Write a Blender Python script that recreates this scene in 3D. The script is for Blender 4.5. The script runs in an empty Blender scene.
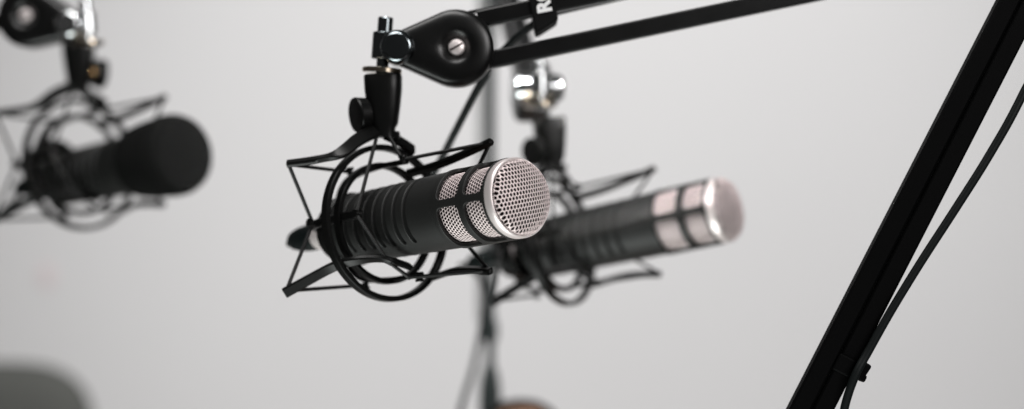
import bpy, bmesh, math, random
from mathutils import Vector, Matrix
random.seed(4)
C = bpy.context.scene.collection
MM = 0.001
CAM_H = 1.2
PI = math.pi

# ------------------------------------------------------------------ helpers
def W(x, y, d):
    """millimetres right of / above the lens axis and away from the camera -> world metres"""
    return Vector((x*MM, d*MM, CAM_H + y*MM))

class MB:
    def __init__(self): self.v = []; self.f = []
    def add(self, vs, fs):
        n = len(self.v); self.v += [tuple(v) for v in vs]; self.f += [tuple(i+n for i in f) for f in fs]
    def lathe(self, prof, M=Matrix(), n=64, closed=False, caps=True):
        """prof: (along, radius) turned about local X of M"""
        vs = []; fs = []; m = len(prof)
        for (s, r) in prof:
            for k in range(n):
                a = 2*PI*k/n
                vs.append(M @ Vector((s, -r*math.sin(a), r*math.cos(a))))
        rng = m if closed else m-1
        for i in range(rng):
            j = (i+1) % m
            for k in range(n):
                l = (k+1) % n
                fs.append((i*n+k, i*n+l, j*n+l, j*n+k))
        if caps and not closed:
            fs.append(tuple(range(n))[::-1]); fs.append(tuple((m-1)*n+k for k in range(n)))
        self.add(vs, fs)
    def sweep(self, pts, sec, up=Vector((0,0,1)), smooth=0, scale=None, closed=False):
        pts = [Vector(p) for p in pts]
        if smooth: pts = catmull(pts, smooth)
        n = len(sec); vs = []; fs = []; N = len(pts)
        side = None
        for i, p in enumerate(pts):
            t = (pts[min(i+1,N-1)] - pts[max(i-1,0)]).normalized()
            u = up(i/(N-1)) if callable(up) else up
            sd = t.cross(u)
            if sd.length < 1e-3: sd = t.orthogonal()
            sd.normalize()
            if callable(up) is False and side is not None and sd.dot(side) < 0: sd = -sd
            side = sd
            uu = sd.cross(t).normalized()
            k = scale(i/(N-1)) if scale else (1,1)
            for (a, b) in sec: vs.append(p + sd*a*k[0] + uu*b*k[1])
        for i in range(N-1):
            for k in range(n):
                l = (k+1) % n
                fs.append((i*n+k, i*n+l, (i+1)*n+l, (i+1)*n+k))
        fs.append(tuple(range(n))[::-1]); fs.append(tuple((N-1)*n+k for k in range(n)))
        self.add(vs, fs)
    def tube(self, pts, r, n=10, smooth=0, scale=None):
        pts = [Vector(p) for p in pts]
        if smooth: pts = catmull(pts, smooth)
        N = len(pts); vs = []; fs = []; prev = None
        for i, p in enumerate(pts):
            t = (pts[min(i+1,N-1)] - pts[max(i-1,0)]).normalized()
            a = prev - t*prev.dot(t) if prev is not None else t.orthogonal()
            if a.length < 1e-6: a = t.orthogonal()
            a.normalize(); prev = a; b = t.cross(a)
            rr = r*(scale(i/(N-1)) if scale else 1)
            for k in range(n):
                q = 2*PI*k/n; vs.append(p + (a*math.cos(q)+b*math.sin(q))*rr)
        for i in range(N-1):
            for k in range(n):
                l = (k+1) % n; fs.append((i*n+k, i*n+l, (i+1)*n+l, (i+1)*n+k))
        fs.append(tuple(range(n))[::-1]); fs.append(tuple((N-1)*n+k for k in range(n)))
        self.add(vs, fs)
    def box(self, M, x, y, z):
        vs = [M @ Vector((i*x/2, j*y/2, k*z/2)) for i in (-1,1) for j in (-1,1) for k in (-1,1)]
        self.add(vs, [(0,1,3,2),(4,6,7,5),(0,4,5,1),(2,3,7,6),(0,2,6,4),(1,5,7,3)])
    def ball(self, c, r, n=12, m=8):
        prof = [(-r*math.cos(PI*i/m), max(r*math.sin(PI*i/m), r*.02)) for i in range(m+1)]
        self.lathe(prof, Matrix.Translation(c), n)
    def build(self, name, mat, parent=None, smooth=True, angle=35, bevel=0, solid=None, segs=2):
        me = bpy.data.meshes.new(name); me.from_pydata(self.v, [], self.f)
        bm = bmesh.new(); bm.from_mesh(me)
        bmesh.ops.remove_doubles(bm, verts=bm.verts, dist=1e-6)
        bmesh.ops.recalc_face_normals(bm, faces=bm.faces)
        bm.to_mesh(me); bm.free()
        me.materials.append(mat)
        if smooth:
            for p in me.polygons: p.use_smooth = True
            me.set_sharp_from_angle(angle=math.radians(angle))
        o = bpy.data.objects.new(name, me); C.objects.link(o)
        if parent: o.parent = parent
        if solid:
            m = o.modifiers.new('thick', 'SOLIDIFY'); m.thickness = abs(solid); m.offset = -1 if solid > 0 else 1
        if bevel:
            m = o.modifiers.new('edge', 'BEVEL'); m.width = bevel; m.segments = segs; m.limit_method = 'ANGLE'; m.angle_limit = math.radians(40)
            m.harden_normals = False
        return o

def catmull(P, n):
    out = []
    for i in range(len(P)-1):
        p0 = P[i-1] if i else P[0]*2-P[1]; p1 = P[i]; p2 = P[i+1]; p3 = P[i+2] if i+2 < len(P) else P[-1]*2-P[-2]
        for k in range(n):
            t = k/n
            out.append(0.5*((2*p1)+(p2-p0)*t+(2*p0-5*p1+4*p2-p3)*t*t+(3*p1-p0-3*p2+p3)*t**3))
    out.append(P[-1]); return out

def rect(w, h, c=0.22):
    a, b = w/2, h/2; e = min(a, b)*c*2
    return [(a-e,-b),(a,-b+e),(a,b-e),(a-e,b),(-a+e,b),(-a,b-e),(-a,-b+e),(-a+e,-b)]

def empty(name, M, label, cat, group=None):
    o = bpy.data.objects.new(name, None); C.objects.link(o); o.matrix_world = M
    o.empty_display_size = .02
    tag(o, label, cat, group); return o
def tag(o, label, cat, group=None):
    o['label'] = label; o['category'] = cat
    if group: o['group'] = group
    return o
def dup(root, M, label):
    r = root.copy(); C.objects.link(r); r.matrix_world = M; r['label'] = label
    for ch in list(root.children):
        c = ch.copy(); C.objects.link(c); c.parent = r
        for g in list(ch.children):
            d = g.copy(); C.objects.link(d); d.parent = c
    return r

# ------------------------------------------------------------------ materials
def mat(name, col, rough=.5, metal=0, noise=0, nscale=400, bump=0, bscale=900, spec=.5, coat=0):
    m = bpy.data.materials.new(name); m.use_nodes = True
    nt = m.node_tree; b = nt.nodes['Principled BSDF']
    b.inputs['Base Color'].default_value = (*col, 1); b.inputs['Roughness'].default_value = rough
    b.inputs['Metallic'].default_value = metal; b.inputs['Specular IOR Level'].default_value = spec
    b.inputs['Coat Weight'].default_value = coat
    tc = nt.nodes.new('ShaderNodeTexCoord')
    n = nt.nodes.new('ShaderNodeTexNoise'); n.inputs['Scale'].default_value = nscale; n.inputs['Detail'].default_value = 4
    nt.links.new(tc.outputs['Object'], n.inputs['Vector'])
    if noise:
        mx = nt.nodes.new('ShaderNodeMix'); mx.data_type = 'RGBA'
        mx.inputs[6].default_value = (*[c*(1-noise) for c in col], 1); mx.inputs[7].default_value = (*[min(1, c*(1+noise)) for c in col], 1)
        nt.links.new(n.outputs['Fac'], mx.inputs[0]); nt.links.new(mx.outputs[2], b.inputs['Base Color'])
    rr = nt.nodes.new('ShaderNodeMapRange'); rr.inputs[3].default_value = max(0, rough-.06); rr.inputs[4].default_value = min(1, rough+.06)
    n2 = nt.nodes.new('ShaderNodeTexNoise'); n2.inputs['Scale'].default_value = 60; n2.inputs['Detail'].default_value = 6
    nt.links.new(tc.outputs['Object'], n2.inputs['Vector'])
    nt.links.new(n2.outputs['Fac'], rr.inputs[0]); nt.links.new(rr.outputs[0], b.inputs['Roughness'])
    if bump:
        n3 = nt.nodes.new('ShaderNodeTexNoise'); n3.inputs['Scale'].default_value = bscale; n3.inputs['Detail'].default_value = 3
        nt.links.new(tc.outputs['Object'], n3.inputs['Vector'])
        bp = nt.nodes.new('ShaderNodeBump'); bp.inputs['Strength'].default_value = bump; bp.inputs['Distance'].default_value = .0004
        nt.links.new(n3.outputs['Fac'], bp.inputs['Height']); nt.links.new(bp.outputs['Normal'], b.inputs['Normal'])
    return m

BODY   = mat('black_powder_coat', (.0100,.0105,.0100), .5, noise=.12, bump=.25, bscale=1800, spec=.38)
PLAST  = mat('black_moulded_plastic', (.0024,.0025,.0024), .36, noise=.1, bump=.10, bscale=1400, spec=.22)
GLOSS  = mat('satin_black_plastic', (.002,.0021,.0021), .33, noise=.1, bump=.05, bscale=900, spec=.4)
BAR    = mat('black_painted_steel', (.0016,.0017,.0018), .36, noise=.1, bump=.05, spec=.3)
MATTE  = mat('matte_black_tube', (.0007,.0007,.0008), .6, noise=.1, bump=.05, spec=.05)
CORD   = mat('black_woven_elastic', (.004,.004,.004), .5, noise=.3, nscale=2500, bump=.4, bscale=2600, spec=.35)
RUBBER = mat('black_rubber_cable', (.003,.0045,.0046), .5, bump=.1, spec=.2)
CHROME = mat('polished_chrome', (.68,.70,.71), .15, 1)
NICKEL = mat('satin_nickel', (.93,.85,.84), .40, .6, bump=.05)
CHROME_DK    = mat('chrome_dark_reflection', (.17,.19,.20), .14, 1)  # chrome again, with the dark room's reflection put into its colour
STEEL  = mat('grey_green_enamel', (.020,.027,.027), .42, bump=.05)
NUT    = mat('chrome_warm_reflection', (.50,.43,.34), .16, 1)  # plain chrome; brownish reflections are painted into the base colour
BRASS  = mat('brass', (.85,.55,.28), .25, 1)
ROSE   = mat('rose_nickel_mesh', (.87,.745,.74), .42, .3, noise=.08, nscale=800)
DARK   = mat('dark_inner_foam', (.012,.005,.006), .9, noise=.4, nscale=1500, spec=.1)
FOAM   = mat('black_open_cell_foam', (.0042,.0044,.0042), .95, noise=.5, nscale=900, bump=1.0, bscale=1100, spec=.12)
WHITE  = mat('white_print', (.8,.8,.8), .6)
STRAP  = mat('black_nylon_strap', (.003,.0032,.0032), .75, noise=.3, nscale=1800, bump=.4, bscale=2000, spec=.12)
GREYM  = mat('grey_spring_steel', (.55,.55,.55), .4, .6)
TEAL   = mat('dark_green_grey_enamel', (.0035,.006,.006), .45, bump=.05, spec=.2)
FABRIC = mat('grey_green_chair_fabric', (.115,.118,.11), .9, noise=.25, nscale=300, bump=.6, bscale=700, spec=.2)
LEATH  = mat('tan_leather', (.25,.135,.085), .5, noise=.15, nscale=60, bump=.3, bscale=300)

# ------------------------------------------------------------------ room surfaces
wall_m = bpy.data.materials.new('painted_wall'); wall_m.use_nodes = True
nt = wall_m.node_tree; b = nt.nodes['Principled BSDF']; b.inputs['Roughness'].default_value = .85; b.inputs['Specular IOR Level'].default_value = .2
tc = nt.nodes.new('ShaderNodeTexCoord'); nz = nt.nodes.new('ShaderNodeTexNoise'); nz.inputs['Scale'].default_value = 1.6; nz.inputs['Detail'].default_value = 5
nt.links.new(tc.outputs['Object'], nz.inputs['Vector'])
mx = nt.nodes.new('ShaderNodeMix'); mx.data_type = 'RGBA'; mx.inputs[6].default_value = (.76,.755,.76,1); mx.inputs[7].default_value = (.80,.80,.80,1)
nt.links.new(nz.outputs['Fac'], mx.inputs[0])
nt.links.new(mx.outputs[2], b.inputs['Base Color'])
nb = nt.nodes.new('ShaderNodeTexNoise'); nb.inputs['Scale'].default_value = 180; bp = nt.nodes.new('ShaderNodeBump'); bp.inputs['Strength'].default_value = .15; bp.inputs['Distance'].default_value = .002
nt.links.new(tc.outputs['Object'], nb.inputs['Vector']); nt.links.new(nb.outputs['Fac'], bp.inputs['Height']); nt.links.new(bp.outputs['Normal'], b.inputs['Normal'])
WALL_D = 3200
m = MB(); m.add([(-4,3.2,0),(4,3.2,0),(4,3.2,3.2),(-4,3.2,3.2)], [(0,1,2,3)])
wall = m.build('wall', wall_m, smooth=False); wall['kind'] = 'structure'
FLOOR = mat('pale_grey_floor', (.45,.44,.43), .6, noise=.1, nscale=5)
m = MB(); m.add([(-4,-2,0),(4,-2,0),(4,3.2,0),(-4,3.2,0)], [(0,1,2,3)])
fl = m.build('floor', FLOOR, smooth=False); fl['kind'] = 'structure'
SMUDGE = mat('pale_pink_paint', (.78,.69,.70), .85)
m = MB(); m.lathe([(0,.014),(.0012,.0125)], Matrix.Translation(W((47-512)/1780*3198, (204.5-276)/1780*3198, 3198)) @ Matrix.Rotation(-PI/2, 4, 'Z') @ Matrix.Diagonal((1,1,1.6,1)), 24)
tag(m.build('wall_sticker', SMUDGE), 'faint small pink dot on the pale wall, below the foam covered microphone', 'sticker')

# ------------------------------------------------------------------ poses measured from the photograph
def pose(x, y, d, yaw, pitch):
    """matrix whose X is a microphone's axis (towards its front), Z its top; origin at the front ring"""
    a = Vector((math.sin(yaw)*math.cos(pitch), -math.cos(yaw)*math.cos(pitch), math.sin(pitch)))
    yv = Vector((0,0,1)).cross(a).normalized(); z = a.cross(yv)
    M = Matrix((a, yv, z)).transposed().to_4x4()
    M.translation = W((x-512)/1780*d, (204.5-y)/1780*d, d); return M
M1 = pose(519.9, 197.4, 1114.7, .76175, .129546)
M2 = pose(726, 209.2, 1375, 1.03, .195)
M3 = pose(177, 154.5, 1500, .84465, .11494)
def L(s, u, v): return Vector((s*MM, -v*MM, u*MM))     # along axis, up, towards the near side
def LL(ps): return [L(*p) for p in ps]
S = Matrix.Diagonal((MM, MM, MM, 1))

# ------------------------------------------------------------------ microphone
def hexes(place, ncol, nrow, px, rowh, inner, keep=lambda x, y: True, wrap=False):
    m = MB(); R = px/math.sqrt(3); k = rowh/(1.5*R)
    for r in range(nrow):
        for c in range(ncol):
            x0 = (c - (0 if wrap else (ncol-1)/2) + .5*(r % 2))*px; y0 = (r-(nrow-1)/2)*rowh
            if not keep(x0, y0): continue
            ang = [PI/6+PI/3*i for i in range(6)]
            o = [place(x0+R*math.cos(a), y0+R*k*math.sin(a)) for a in ang]
            i_ = [place(x0+R*inner*math.cos(a), y0+R*k*inner*math.sin(a)) for a in ang]
            m.add(o+i_, [(j,(j+1)%6,6+(j+1)%6,6+j) for j in range(6)])
    return m
def body_radius(s): return 25.2 if s > -60 else 25.2 - 1.2*(-60-s)/110
PH0, PHW = 70, 64          # the grooves run this many degrees either side of the near face
GROOVES = [-147,-136.5,-126,-115.5,-105,-94.5,-84]
def make_body():
    m = MB(); n = 320
    ss = [-55 - .75*i for i in range(0, 32)]; 
    s = ss[-1]
    while s > -157: s -= .35; ss.append(s)
    while s > -171: s -= 1; ss.append(s)
    vs = []; fs = []
    for s in ss:
        for k in range(n):
            ph = 360*k/n; r = body_radius(s)
            for c in (PH0, PH0+180):
                dphi = abs((ph-c+180) % 360-180)
                arc = max(0, (dphi-PHW))*PI/180*25
                for g in GROOVES:
                    ds = s-g
                    if abs(ds) < 5 and arc < 6:
                        d = math.hypot(ds, arc)
                        x = max(0, min(1, (2.1-d)/.7))
                        r -= 2.8*(x*x*(3-2*x)) - .22*max(0, 1-abs(d-2.7)/.7)*(1 if ds < 0 else 0)     # slot with a faint raised rear lip
            a = math.radians(ph); vs.append(L(s, r*math.cos(a), r*math.sin(a)))
    N = len(ss)
    for i in range(N-1):
        for k in range(n):
            l = (k+1) % n; fs.append((i*n+k,i*n+l,(i+1)*n+l,(i+1)*n+k))
    m.add(vs, fs)
    # rear cap with rounded shoulder
    rr = body_radius(ss[-1]); m.lathe([(ss[-1],rr),(-173.2,rr-.6),(-174.2,rr-2.2),(-174.4,13.4),(-176,13),(-186,13),(-187,12),(-187,8)], S, n, caps=False)
    return m
def make_cage():
    """black head sleeve with two rows of four rounded windows"""
    m = MB(); R = 26.0
    rows = [(-28.2,-5.5),(-54.6,-28.2)]; win = [(-25.4,-7.6),(-51.0,-30.7)]
    N = 96; loops = 4
    for (sa, sb), (wa, wb) in zip(rows, win):
        for q in range(4):
            pc = 40.5+90*q; hw = 45; ww = 39.4
            cs = (wa+wb)/2; hs = (wb-wa)/2; rc = 4.2; aw = math.radians(ww)*R; ah = math.radians(hw)*R
            vs = []
            for k in range(N):
                # rounded rectangle and outer rectangle matched by angle on a square parametrisation
                a = 2*PI*k/N + PI/4; c, s_ = math.cos(a), math.sin(a)
                t = 1/max(abs(c), abs(s_)); ux, uy = c*t, s_*t
                ox = (sa if ux < 0 else sb); oX = (cs + (hs*ux)) if abs(ux) < .999 else ox
                # outer
                if abs(ux) >= .999: O = (sb if ux > 0 else sa, uy*ah)
                else: O = ((sa+sb)/2+ux*(sb-sa)/2, math.copysign(ah, uy))
                x, y = ux*hs, uy*aw
                ix, iy = hs-rc, aw-rc
                qx, qy = max(abs(x)-ix, 0), max(abs(y)-iy, 0)
                l = math.hypot(qx, qy)
                if l > rc:
                    x = math.copysign(min(abs(x), ix)+qx/l*rc, x) if qx else x
                    y = math.copysign(min(abs(y), iy)+qy/l*rc, y) if qy else y
                I = (cs+x, y)
                for j in range(loops+1):
                    f = j/loops; vs.append((O[0]*(1-f)+I[0]*f, O[1]*(1-f)+I[1]*f))
            P = [L(s, R*math.cos(math.radians(pc)+y/R), R*math.sin(math.radians(pc)+y/R)) for s, y in vs]
            fs = []
            for k in range(N):
                l = (k+1) % N
                for j in range(loops): fs.append((k*(loops+1)+j, l*(loops+1)+j, l*(loops+1)+j+1, k*(loops+1)+j+1))
            m.add(P, fs)
    # joint strip back to the grip
    m.lathe([(-54.6,R),(-55.2,25.2)], S, 96, caps=False)
    return m
mic = empty('microphone', M1, 'sharp black broadcast microphone with round silver mesh front, in the middle of the picture', 'microphone', 'black broadcast microphones in spring mounts')
make_body().build('body', BODY, mic, angle=50)
make_cage().build('head_cage', BODY, mic, angle=30, solid=2.4*MM, bevel=.3*MM)
m = MB(); m.lathe([(-6.5,24.0),(-6.2,25.2),(-5.4,25.6),(-1.0,25.6),(.1,25.4),(.7,24.9),(.8,24.3),(.2,23.8),(-1.6,23.5),(-3,23.3),(-3,22)], S, 128, caps=False)
m.build('grille_ring', NICKEL, mic, angle=60)
def dome(r):
    if r > 20.6:
        t = min(1, (r-20.6)/3.4); return 4.8 - 4.0*t*t
    return 4.8 + 4.2*(1-(r/20.6)**2)
def place_front(x, y):
    r = math.hypot(x, y)
    if r > 23.7: x, y = x*23.7/r, y*23.7/r; r = 23.7
    a = math.radians(8); X, Y = x*math.cos(a)-y*math.sin(a), x*math.sin(a)+y*math.cos(a)
    return L(dome(r), Y, -X)
m = hexes(place_front, 23, 23, 2.35, 2.6, .77, lambda x, y: math.hypot(x, y) < 24.8)
m.build('front_grille', ROSE, mic, angle=80, solid=.45*MM)
RS = 22.6
def place_side(x, y):
    a = x/RS
    return L(-30 + y, RS*math.cos(a), RS*math.sin(a))
nc = 58; pxs = 2*PI*RS/nc
hexes(place_side, nc, 22, pxs, 2.35, .73, wrap=True).build('side_grille', ROSE, mic, angle=80, solid=.45*MM)
m = MB(); m.lathe([(-55,21.6),(-3,21.6),(1.4,20),(4.6,14),(5.6,.5)], S, 48); m.build('pop_foam', DARK, mic)
m = MB(); m.lathe([(-186.5,11.2),(-190,11.2),(-190,10.2),(-186,10.2)], S, 40, caps=False); m.build('connector_socket', NICKEL, mic)

# ------------------------------------------------------------------ spring mount
mount = empty('shock_mount', M1, 'sharp black shock mount of rings, arms and elastic cord around the middle microphone', 'shock mount', 'black elastic microphone mounts')
SM = -131.5
m = MB(); m.lathe([(SM-3.2,50.5),(SM-3.2,53.1),(SM-2.6,53.7),(SM+2.6,53.7),(SM+3.2,53.1),(SM+3.2,50.5),(SM+2.6,49.9),(SM-2.6,49.9)], S, 128, closed=True)
m.build('outer_ring', PLAST, mount, angle=30)
m = MB(); SI = -134
m.lathe([(SI-3,38.6),(SI-3,41.0),(SI-2.4,41.6),(SI+2.4,41.6),(SI+3,41.0),(SI+3,38.6),(SI+2.4,38.0),(SI-2.4,38.0)], S, 112, closed=True)
m.build('inner_ring', PLAST, mount, angle=30)
m = MB()
m.lathe([(-184,13.2),(-184,20.2),(-183,21),(-178,21),(-175.5,24.5),(-166,25.6),(-165,25.0),(-165,24.0),(-174.6,24.0),(-175,13.2)], S, 96, closed=True)
m.build('holder_collar', PLAST, mount, angle=30)
# four bars of the cradle; hooks at both ends
def phi(s, r, ph): a = math.radians(ph); return L(s, r*math.cos(a), r*math.sin(a))
for ph in (4, 84, 184, 264):
    m = MB(); rad = Vector((0, -math.sin(math.radians(ph)), math.cos(math.radians(ph))))
    m.sweep([phi(-180,21,ph), phi(-173,30,ph), phi(-160,36,ph), phi(-132,38.5,ph), phi(-104 if ph in (4,184) else -112, 38,ph)], [(a*MM,b*MM) for a,b in rect(6,3.4)], rad, smooth=4)
    br = m.build('cradle_bar', PLAST, mount, angle=40)
    for s in (-163, -106 if ph in (4,184) else -113):
        h = MB(); h.lathe([(0,.0024),(.003,.0020),(.0038,.0030),(.0052,.0028)], Matrix.Translation(phi(s,37.5,ph)) @ rad.to_track_quat('X','Z').to_matrix().to_4x4(), 14)
        h.build('cord_hook', PLAST, br)
def up_ring(t): return Vector((1,0,0))
# arms: flat ribbons leaving the outer ring
def arm(pts, w, t, ups, sc=None):
    m = MB(); m.sweep(LL(pts), [(a*MM,b*MM) for a,b in rect(w,t)], ups, smooth=6, scale=sc)
    a = m.build('mount_arm', PLAST, mount, angle=40)
    h = MB(); e = L(*pts[-1]); d = (L(*pts[-1])-L(*pts[-2])).normalized()
    return a
taper = lambda a, b: (lambda t: (a+(b-a)*t, 1))
arm([(-125.5,63.2,6),(-124.5,55.4,24.8),(-127,46.2,39.4),(-139.5,43.6,50.6),(-153.2,42.8,63.6)], 8.4, 3.8, Vector((.75,.25,.62)), taper(1.2,.72))
arm([(-105.5,-32.5,5),(-105.3,-30,13.5),(-106.3,-27.6,20.9),(-113,-25.6,28),(-123.7,-25.8,36.4),(-136.4,-28,43.6),(-151.1,-34.2,52.2),(-166.2,-42.4,64.2)], 7.0, 3.8, Vector((.45,.75,.5)), taper(.8,1.0))
arm([(-124,33.2,-17.5),(-98,35.0,-20),(-74,38.6,-22.4),(-47.5,43.4,-24.6)], 6.2, 4.2, Vector((0,.5,.9)), taper(1.1,.8))
arm([(-129,-38.5,-35),(-94,-37,-24.5),(-76,-38.4,-23.7),(-59,-41.1,-24.1)], 7.0, 4.4, Vector((0,-.3,.95)), taper(1.1,.8))
# gusset from the clamp to the ring on the far side
m = MB(); m.sweep(LL([(-126,60,0),(-127,55.5,-14),(-128,50,-26)]), [(a*MM,b*MM) for a,b in rect(8,4)], Vector((.9,0,.4)), smooth=4)
m.build('gusset', PLAST, mount)
# elastic cord, two closed runs threaded over the arm tips and hooks
LT, LB, RT, RB = (-152.5,42.2,62.8), (-165.2,-41,63.4), (-49,43,-24.8), (-60,-40.6,-24.4)
NR, NF, TF, TR, BF, BR, FF = (-163,4,38.6), (-113,4,40.5), (-106,39.5,3.5), (-163,39.5,3), (-106,-39.5,6), (-163,-39.5,-2), (-113,-4,-40.5)
AP1, AP2 = (-124.5,64.5,5.5), (-123,63.5,1.5)
def cord(pts):
    m = MB()
    for a, b_ in zip(pts[:-1], pts[1:]): m.tube([L(*a), (L(*a)+L(*b_))/2, L(*b_)], 1.3*MM, 8)
    for p in pts: m.ball(L(*p), 1.8*MM)
    return m.build('elastic_cord', CORD, mount)
cord([TR, LT, NR, LB, BR])
cord([AP1, NF, (-107,-28.2,22.5), BF, RB, FF, RT, TF, AP2])
for p, q in ((AP1, (-121,66.5,5)), (AP2, (-120,65.5,1))):
    m = MB(); m.tube(LL([p, ((p[0]+q[0])/2,(p[1]+q[1])/2+.8,(p[2]+q[2])/2), q]), 1.3*MM, 8, smooth=3); m.build('cord_ferrule', PLAST, mount)
m = MB(); m.tube(LL([(-108.5,-27,24),(-105,-30,20.5)]), 1.9*MM, 10); m.build('cord_ferrule', PLAST, mount)
# swivel clamp that carries the mount
top = L(-122.5,100.6,0); bot = L(-126.5,58,0)
def clampsec(c, ax_s, ax_v, rad=.35): return c, ax_s, ax_v
m = MB(); stat = [(0,12.4,11.2),(.03,13.0,11.8),(.25,12.7,11.6),(.5,11.4,11),(.78,9.6,9.4),(.86,7.6,8.6),(1.0,7.4,8.4)]
vs = []; K = 28
sideX = (M1.to_3x3().inverted() @ Vector((1,0,0)))          # across the picture, in the mount's frame
ax = (bot-top).normalized(); sideX = (sideX - ax*sideX.dot(ax)).normalized(); sideY = ax.cross(sideX)
for t, a_, b_ in stat:
    for k in range(K):
        q = 2*PI*k/K; c, s_ = math.cos(q), math.sin(q); e = .62
        x = math.copysign(abs(c)**e, c)*a_*MM; y = math.copysign(abs(s_)**e, s_)*b_*MM
        vs.append(top.lerp(bot, t) + sideX*x + sideY*y)
fs = [(i*K+k, i*K+(k+1)%K, (i+1)*K+(k+1)%K, (i+1)*K+k) for i in range(len(stat)-1) for k in range(K)] + [tuple(range(K))[::-1], tuple((len(stat)-1)*K+k for k in range(K))]
m.add(vs, fs)
clamp = m.build('swivel_clamp', PLAST, mount, angle=40, bevel=.4*MM)
m = MB(); m.box(Matrix.Translation(top.lerp(bot,.97)+sideX*7*MM) @ Matrix((sideX,sideY,ax)).transposed().to_4x4(), 7*MM, 12*MM, 5*MM)
m.build('detent_lug', PLAST, clamp, bevel=.6*MM)
# thumb knob on the left of the clamp, brass screw between
kd = (-sideX*.86 + sideY*(-1 if (M1.to_3x3() @ sideY).y > 0 else 1)*.46 + ax*.12).normalized()
kc = top.lerp(bot,.61) - sideX*7.5*MM
KM = Matrix.Translation(kc) @ kd.to_track_quat('X','Z').to_matrix().to_4x4()
m = MB(); m.lathe([(.0044,.0098),(.0052,.0112),(.0120,.0122),(.0129,.0118),(.0133,.0104),(.0131,.002)], KM, 36); knob = m.build('thumb_knob', PLAST, mount, angle=30)
m = MB(); m.lathe([(-.004,.0040),(.005,.0040)], KM, 16); m.build('knob_screw', BRASS, knob)

# copies for the two blurred microphones
Tm = Matrix.Translation(L(-18,3,0))
mic2 = dup(mic, M2, 'blurred black microphone with silver mesh front pointing right, behind the sharp one')
mount2 = dup(mount, M2 @ Tm, 'blurred black shock mount around the microphone behind the sharp one')
mic3 = dup(mic, M3, 'blurred black microphone wearing a black foam windscreen, at the left of the picture')
mount3 = dup(mount, M3 @ Matrix.Translation(L(-131,9,3)) @ Matrix.Scale(1.1,4) @ Matrix.Translation(L(129,0,0)), 'blurred black shock mount around the foam covered microphone')
fl_ = Matrix.Translation(top) @ Matrix.Rotation(PI, 4, ax) @ Matrix.Translation(-top)
for ch in mount3.children:
    if ch.name.startswith(('swivel_clamp', 'thumb_knob')): ch.matrix_local = fl_     # this clamp is turned round: its knob sits on the other side
m = MB()
m.lathe([(-48,27.0),(-49,29),(-47,31.2),(-42,32),(-32,33.2),(-16,34.3),(-6,35),(0,34.6),(6,32.6),(10.5,29),(11.5,24),(12,16),(12.2,8),(12.3,.6)], S, 72)
wsr = m.build('foam_windscreen', FOAM, angle=60); wsr.matrix_world = M3
tag(wsr, 'rounded black foam windscreen pulled over the front of the left blurred microphone', 'windscreen')

# ------------------------------------------------------------------ plugs and cables
def plug(M, label, route):
    r = empty('microphone_cable', M, label, 'cable', 'microphone cables with plugs')
    m = MB(); m.lathe([(-187,9.6),(-206,10.0),(-207,9.4),(-207.5,8)], S, 36); m.build('plug_shell', NICKEL, r)
    m = MB(); m.lathe([(-206,8.8),(-208,9.8),(-219,9.6),(-229,8.6),(-236,6.8),(-239.5,4.8),(-240,2)], S, 36); m.build('plug_boot', TEAL, r)
    Mi = M.inverted(); m = MB()
    m.tube([L(-237,0,0), L(-246,-1,-3)] + [Mi @ p for p in route], 2.8*MM, 12, smooth=8)
    m.build('cord', RUBBER, r); return r
def PX(x, y, d): return W((x-512)/1780*d, (204.5-y)/1780*d, d)
CW = [PX(306,238,1318), PX(330,236,1345), PX(370,222,1350), PX(415,200,1330), PX(438,165,1310), PX(455,132,1290), PX(487,72,1262), PX(512,42,1245), PX(534,24,1236), PX(548,14,1236), PX(640,-8,1242), PX(860,-62,1225), PX(1020,-90,1180), PX(1085,-40,1145),
      PX(1024,92,1140), PX(990,154,1140), PX(956,208,1140), PX(921,262,1140), PX(891,311,1140), PX(868,352,1140), PX(856,374,1138), PX(846,402,1140), PX(838,440,1142), PX(815,520,1144)]
plug(M1, 'black cable from the middle microphone, running behind it and along the front boom arm', CW)
plug(M2, 'blurred dark cable plugged into the microphone behind the sharp one', [PX(462,266,1530), PX(478,274,1580), PX(485,295,1640), PX(482,325,1700), PX(474,365,1720), PX(461,409,1722), PX(446,470,1722), PX(430,600,1722)])
plug(M3, 'blurred dark cable leaving the foam covered microphone towards the left', [PX(16,200,1640), PX(4,210,1640), PX(-20,238,1640), PX(-60,300,1640), PX(-80,420,1640)])

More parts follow.
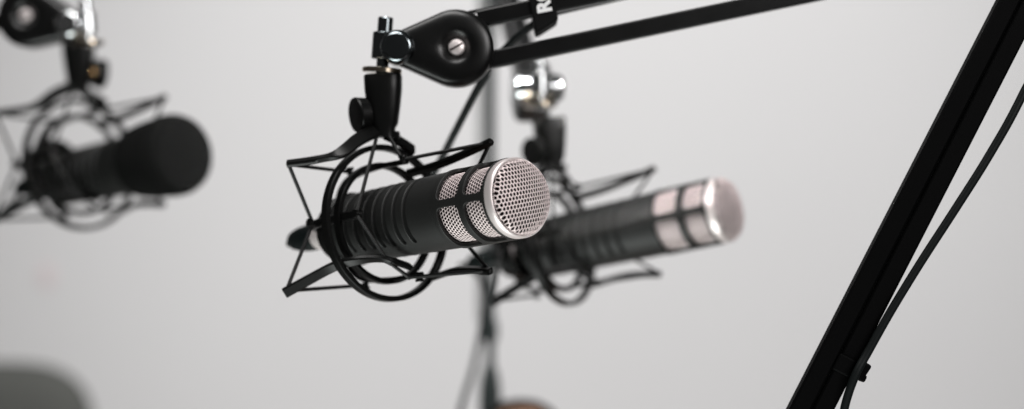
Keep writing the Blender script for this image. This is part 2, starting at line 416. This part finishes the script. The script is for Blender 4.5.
# ------------------------------------------------------------------ boom arms
def boom_head(name, M, label, slope, length, group, tilt_by=0, metal=None):
    """local frame: X along the arm (flat), Y away from its near face, Z up; origin at the pivot, mm"""
    r = empty(name, M, label, 'boom arm', group)
    TL = Matrix.Rotation(-tilt_by, 4, 'Y')
    # teardrop joint housing : outlines scaled towards the screw
    r1, r2, cx = 10.4, 26.2, 38.8; scx, scz = 39.5, 0.3
    al = math.acos((r2-r1)/cx)       # tangent points of the two circles, measured from the -X direction of the big one
    out = []
    A0 = PI - al
    for i in range(49):
        a = -A0 + 2*A0*i/48; out.append((cx+r2*math.cos(a), r2*math.sin(a)))
    p, q = out[-1], (r1*math.cos(A0), r1*math.sin(A0))
    for i in range(1, 12): out.append((p[0]+(q[0]-p[0])*i/12, p[1]+(q[1]-p[1])*i/12))
    for i in range(13):
        a = A0 + 2*al*i/12; out.append((r1*math.cos(a), r1*math.sin(a)))
    p, q = out[-1], out[0]
    for i in range(1, 12): out.append((p[0]+(q[0]-p[0])*i/12, p[1]+(q[1]-p[1])*i/12))
    n = len(out); T = 13.0
    def layer(t, y):
        vs = []
        for (x, z) in out:
            dx, dz = x-scx, z-scz; d = math.hypot(dx, dz)
            w = max(0, min(1, (t-.18)/.5)); w = w*w*(3-2*w)
            rr = d*(1-t)*(1-w) + 24*(1-t)*w
            vs.append(TL @ Vector(((scx+dx/d*rr)*MM, y*MM, (scz+dz/d*rr)*MM)))
        return vs
    prof = [(0,0.4),(0,T*.55),(.012,T*.76),(.04,T*.9),(.09,T*1.0),(.16,T*1.07),(.25,T*1.12),(.34,T*1.15),(.43,T*1.165),(.50,T*1.16),(.55,T*1.13),(.60,T*1.07),(.65,T*.98),(.70,T*.89),(.75,T*.83),(.80,T*.80),(.99,T*.80)]
    h = None
    for sgn in (-1, 1):
        m = MB(); vs = []; fs = []
        for t, y in prof: vs += layer(t, y*sgn)
        for i in range(len(prof)-1):
            for k in range(n): fs.append((i*n+k, i*n+(k+1)%n, (i+1)*n+(k+1)%n, (i+1)*n+k))
        fs.append(tuple((len(prof)-1)*n+k for k in range(n))); m.add(vs, fs)
        h = m.build('joint_shell', GLOSS, r, angle=40)
        sm = MB(); SMx = TL @ Matrix.Translation((scx*MM, sgn*T*.78*MM, scz*MM)) @ Matrix.Rotation(sgn*PI/2, 4, 'Z')
        sm.lathe([(0,.0056),(.0022,.0056),(.0036,.0048),(.0043,.003),(.0045,.0004)], SMx, 28)
        s_ = sm.build('screw', NICKEL, h)
        sl = MB(); sl.box(SMx @ Matrix.Translation((.0044,0,0)) @ Matrix.Rotation(.5,4,'X'), .001, .0095, .0012); sl.build('screw_slot', DARK, s_)
    # chrome pivot, collar and post
    m = MB(); m.lathe([(-.0206,.0005),(-.0206,.0078),(-.0203,.0088),(-.0196,.0098),(-.0184,.0108),(-.0168,.0115),(-.0150,.0118),(.0150,.0118),(.0168,.0115),(.0184,.0108),(.0196,.0098),(.0203,.0088),(.0206,.0078),(.0206,.0005)], Matrix.Rotation(PI/2,4,'Z'), 40)
    m.build('pivot_barrel', metal or CHROME, r, angle=50)
    tilt = Matrix.Translation((-.0105,0,0)) @ Matrix.Rotation(math.radians(4),4,'Y') @ Matrix.Rotation(-PI/2,4,'Y')   # X of this frame points up along the post
    m = MB(); m.lathe([(-.0072,.0068),(-.0066,.0080),(.0108,.0080),(.0114,.0074)], tilt, 36, caps=True)
    m.build('swivel_collar', metal or CHROME, r, angle=25, bevel=.3*MM)
    m = MB(); m.lathe([(-.018,.0042),(0,.0042),(0,.0052),(.0208,.0052),(.0216,.0048)], tilt, 28)
    m.build('mounting_post', metal or CHROME, r, angle=25)
    nut = tilt @ Matrix.Rotation(math.radians(4),4,'Y')
    m = MB(); m.lathe([(-.0164,.0128),(-.0160,.0135),(-.0134,.0135),(-.0130,.0128)], tilt, 44); m.build('lock_nut', NUT, r, angle=25)
    # two parallel bars
    c, s_ = math.cos(slope), math.sin(slope)
    for off in (16.2, -12.4):
        base = TL @ Vector((scx,0,scz)) + Vector((-s_,0,c))*off
        m = MB(); m.sweep([ (base+Vector((c,0,s_))*18)*MM, (base+Vector((c,0,s_))*length)*MM ], [(a*MM,b_*MM) for a,b_ in rect(13,11.8,.1)], Vector((-s_,0,c)))
        m.build('arm_bar', BAR, r, angle=30)
    m = MB(); bb = TL @ Vector((scx,0,scz)) + Vector((-s_,0,c))*22.2
    m.sweep([(bb+Vector((c,0,s_))*12)*MM, (bb+Vector((c,0,s_))*37)*MM], [(a*MM,b_*MM) for a,b_ in rect(10,1.8,.1)], Vector((-s_,0,c)))
    m.build('spring_tab', GLOSS, r)
    # elbow housing at the far end
    e = TL @ Vector((scx,0,scz)) + Vector((c,0,s_))*length
    m = MB(); m.lathe([(-.017,.020),(-.015,.026),(.015,.026),(.017,.020)], Matrix.Translation(e*MM) @ Matrix.Rotation(PI/2,4,'Z'), 48)
    m.build('elbow_joint', GLOSS, r)
    return r, e*MM
def bm_pose(x, y, d, ang):
    M = Matrix.Rotation(ang, 4, 'Z'); M.translation = PX(x, y, d); return M
G = 'jointed black boom arms'
b1, e1 = boom_head('boom_arm', bm_pose(399, 49, 1212, 0), 'sharp black two bar boom arm holding the middle microphone, with teardrop joint and chrome pivot', math.atan(.208), 445, G, 0, CHROME_DK)
B1 = b1.matrix_world; B1i = bm_pose(399, 49, 1212, 0).inverted()
# its lower section: two square tubes side by side, running down to the right of the picture
for k, off in enumerate((-6.9, 6.4)):
    p0 = PX(810.6-150,409+292,1150); p1 = PX(1020.7+46,-90,1150)
    d = (p1-p0).normalized(); sd = d.cross(Vector((0,1,0))).normalized()
    if sd.x < 0: sd = -sd
    m = MB(); m.sweep([B1i @ (p0+sd*off*MM), B1i @ (p1+sd*off*MM)], [(a*MM,b_*MM) for a,b_ in rect(12.9,12.9,.12)], Vector((0,1,0)))
    m.build('lower_tube', MATTE, b1, angle=30)
lo_c = PX(1066,-90,1150)
m = MB(); m.lathe([(-.010,.020),(-.008,.024),(.040,.024),(.042,.020)], Matrix.Translation(B1i @ lo_c) @ Matrix.Rotation(PI/2,4,'Z'), 40); m.build('elbow_joint', GLOSS, b1)
# cable strap with white lettering round the upper bar
bd = Vector((math.cos(math.atan(.2)),0,math.sin(math.atan(.2)))); bn = Vector((-bd.z,0,bd.x))
SMt = Matrix((bd, Vector((0,1,0)), bn)).transposed().to_4x4(); SMt.translation = PX(543,9,1212)
strap = empty('cable_strap', SMt, 'black hook and loop strap with white letters wrapped round the upper boom bar', 'strap')
m = MB(); sec = [(-8.2,15),(8.2,15),(8.6,-9.6),(5.5,-11),(-6,-15.4),(-8.2,-15)]
vs = [Vector((x*MM, y*MM, z*MM)) for y in (-9.2,32) for x, z in sec]; n = len(sec)
m.add(vs, [tuple(range(n)), tuple(range(n,2*n))[::-1]] + [(i,(i+1)%n,n+(i+1)%n,n+i) for i in range(n)])
m.build('band', STRAP, strap, smooth=False, bevel=1.1*MM, segs=3)
fc = bpy.data.curves.new('lettering', 'FONT'); fc.body = 'R\u00d8DE'; fc.size = .0130; fc.offset = .0006; fc.extrude = .0001; fc.align_x = 'LEFT'; fc.space_character = 1.02
fo = bpy.data.objects.new('lettering_source', fc); C.objects.link(fo)
dg = bpy.context.evaluated_depsgraph_get(); me = bpy.data.meshes.new_from_object(fo.evaluated_get(dg)); bpy.data.objects.remove(fo)
me.materials.clear(); me.materials.append(WHITE)
lt = bpy.data.objects.new('lettering', me); C.objects.link(lt); lt.parent = strap
# reads upwards along the strap: text X -> strap +Z, text Y -> strap -X, facing the camera
lt.matrix_local = Matrix(((0,-1,0,.0050),(0,0,-1,-.00945),(1,0,0,-.0036),(0,0,0,1)))
# cable clip on the lower section
cd = (PX(1020.7,0,1150)-PX(810.6,409,1150)).normalized(); cn = Vector((0,1,0)).cross(cd).normalized()
if cn.x < 0: cn = -cn
CM = Matrix((cn, Vector((0,1,0)), cd)).transposed().to_4x4(); CM.translation = PX(848,367,1150)
clip = empty('cable_clip', CM, 'small black clip holding the cable against the diagonal boom tube at lower right', 'clip')
m = MB(); m.box(Matrix.Translation((-.004,0,0)), .0120, .0150, .0120); m.build('band', MATTE, clip, smooth=False, bevel=1.2*MM)
m = MB(); m.box(Matrix.Translation((.0072,-.001,.0018)) @ Matrix.Rotation(.1,4,'Y'), .0090, .0125, .0125); m.box(Matrix.Translation((.0105,-.001,-.002)), .0050, .010, .0050)
m.build('buckle', MATTE, clip, smooth=False, bevel=1.4*MM)

# second boom, seen end on, with its upright lower section and base
ang2 = math.atan2(400, -52)
M2b = bm_pose(538, 88, 1447, ang2)
b2, e2 = boom_head('boom_arm', M2b, 'blurred black boom arm seen end on behind the sharp microphone, on a thin upright', math.radians(30), 430, G)
M2bi = M2b.inverted()
D2 = 1835
for xx, mt, r_, y0, y1 in ((491.5, STEEL, 4.6, -95, 380), (484.5, GREYM, 3.2, -80, 322), (479.5, GREYM, 2.6, -80, 322)):
    m = MB(); m.tube([M2bi @ PX(xx,y0,D2), M2bi @ PX(xx-.5,(y0+y1)/2,D2), M2bi @ PX(xx-1,y1,D2)], r_*MM, 12)
    m.build('upright_rod' if mt is STEEL else 'spring', mt, b2)
m = MB(); cbase = PX(490,378,D2); Mz = Matrix.Rotation(-PI/2,4,'Y'); Mz = Matrix.Translation(M2bi @ cbase) @ M2bi.to_3x3().to_4x4() @ Mz
m.lathe([(.016,.0040),(.008,.0078),(-.006,.0105),(-.030,.0115),(-.040,.0105),(-.26,.0105),(-.262,.02),(-.29,.022)][::-1], Mz, 32); m.build('base_socket', STEEL, b2)
m = MB(); m.lathe([(.060,.0075),(.052,.0085),(.044,.0085),(.038,.0075)], Mz, 24)
m.build('spring_anchor', STEEL, b2)

# third boom, reaching in from the left
M3b = bm_pose(75, 26, 1500, PI-.1)
b3, e3 = boom_head('boom_arm', M3b, 'blurred black boom arm with teardrop joint at the upper left corner', math.atan(.3), 430, G, .2)

# ------------------------------------------------------------------ seats glimpsed behind
def chair(name, M, label, matl, w, h, topr, tilt, rim=None):
    r = empty(name, M, label, 'chair')
    m = MB(); vs = []; n = 40; 
    sec = []
    for i in range(n):       # rounded-rectangle outline of the backrest in X-Z
        a = 2*PI*i/n; c, s_ = math.cos(a), math.sin(a); e = topr
        sec.append((math.copysign(abs(c)**e, c)*w/2, math.copysign(abs(s_)**e, s_)*h/2))
    lay = [(.0,.93),(.012,.985),(.03,1.0),(.05,.985),(.062,.93),(.066,.80)]
    lay = [(-.004,.80)] + lay
    for y, k in lay:
        for x, z in sec: vs.append(Vector((x*k, y + .25*x*x, z*k)))
    L_ = len(lay)
    m.add(vs, [(i*n+k, i*n+(k+1)%n, (i+1)*n+(k+1)%n, (i+1)*n+k) for i in range(L_-1) for k in range(n)] + [tuple(range(n))[::-1], tuple((L_-1)*n+k for k in range(n))])
    bk = m.build('backrest', matl, r, angle=60); bk.location = (0,0,-h/2)
    if rim:
        t = MB(); t.tube([Vector((x*1.0, .034+.25*x*x, z*1.0)) for x, z in sec+sec[:1]], 0.006, 10)
        rm = t.build('rim', rim, bk)
    zt = M.translation.z
    m = MB(); m.lathe([(-.035,.20),(-.03,.225),(.02,.235),(.035,.22)], Matrix.Translation((0,-.20,.47-zt)) @ Matrix.Rotation(-PI/2,4,'Y'), 40); m.build('seat', matl, r)
    m = MB(); m.sweep([(0,.05,-h*.6),(0,.075,.56-zt),(0,.02,.46-zt),(0,-.15,.44-zt)], rect(.07,.02), Vector((0,1,.3)), smooth=5); m.build('back_support', BAR, r)
    for a in range(4):
        q = PI/4+a*PI/2; m = MB()
        m.tube([(.10*math.cos(q), -.2+.10*math.sin(q), .44-zt), (.23*math.cos(q), -.2+.23*math.sin(q), .0-zt)], .013, 10); m.build('leg', BAR, r)
    return r
Mc = Matrix.Rotation(.0,4,'Z'); Mc.translation = PX(-44, 363, 2700)
chair('office_chair', Mc, 'very blurred grey green fabric chair back in the lower left corner', FABRIC, .41, .50, .42, 0)
Mc = Matrix.Rotation(.1,4,'Z'); Mc.translation = PX(524, 408.5, 1700)
chair('leather_chair', Mc, 'blurred tan leather chair back with dark rim just showing at the bottom edge', LEATH, .125, .40, .75, 0, PLAST)

# ------------------------------------------------------------------ lamps and world
def area(name, loc, target, sx, sy, power, col=(1,1,1), spread=180):
    l = bpy.data.lights.new(name, 'AREA'); l.shape = 'RECTANGLE'; l.size = sx; l.size_y = sy; l.energy = power; l.color = col; l.spread = math.radians(spread)
    o = bpy.data.objects.new(name, l); C.objects.link(o); o.location = loc
    o.rotation_euler = (Vector(target)-Vector(loc)).to_track_quat('-Z','Y').to_euler(); return o
area('ceiling_softbox', (-.35,.95,2.6), (-.03,1.2,1.2), 1.1, .8, 4.5, (1,.985,.97), 75)
area('front_softbox', (1.05,-.05,1.75), (-.06,1.1,1.2), .8, .8, 2.5, (1,.975,.965), 62)
area('low_bounce_fill', (-.22,.85,.30), (0,1.2,1.2), 1.0, .7, 3.8, (.95,1,.97), 80)  # added lamp standing in for bounce off an unseen white table
for x in (-1.35, 1.4):      # narrow lamps added only for highlights on the second boom's chrome
    area('side_glint_lamp', (x,.75,2.25), (.02,1.45,1.36), .22, .22, .42, (1,.985,.965), 8)
sp = bpy.data.lights.new('wall_spot', 'SPOT'); sp.energy = 440; sp.spot_size = math.radians(61); sp.spot_blend = 1; sp.shadow_soft_size = .15; sp.color = (1,.99,.985)
so = bpy.data.objects.new('wall_spot', sp); C.objects.link(so); so.location = (.15,.25,3.0)
so.rotation_euler = (Vector((.15,3.2,1.13))-so.location).to_track_quat('-Z','Y').to_euler()
w = bpy.data.worlds.new('World'); bpy.context.scene.world = w; w.use_nodes = True
w.node_tree.nodes['Background'].inputs[0].default_value = (1,.97,.95,1); w.node_tree.nodes['Background'].inputs[1].default_value = .048

# ------------------------------------------------------------------ camera
cam = bpy.data.cameras.new('camera'); co = bpy.data.objects.new('camera', cam); C.objects.link(co)
co.location = (0,0,CAM_H); co.rotation_euler = (PI/2,0,0)
cam.sensor_width = 36; cam.lens = 1780/1024*36; cam.clip_start = .02; cam.clip_end = 60
cam.dof.use_dof = True; cam.dof.focus_distance = 1.135; cam.dof.aperture_fstop = 2.25
sc = bpy.context.scene; sc.camera = co
sc.view_settings.view_transform = 'Standard'; sc.view_settings.look = 'None'; sc.view_settings.exposure = 0
sc.cycles.use_denoising = True; sc.cycles.max_bounces = 6
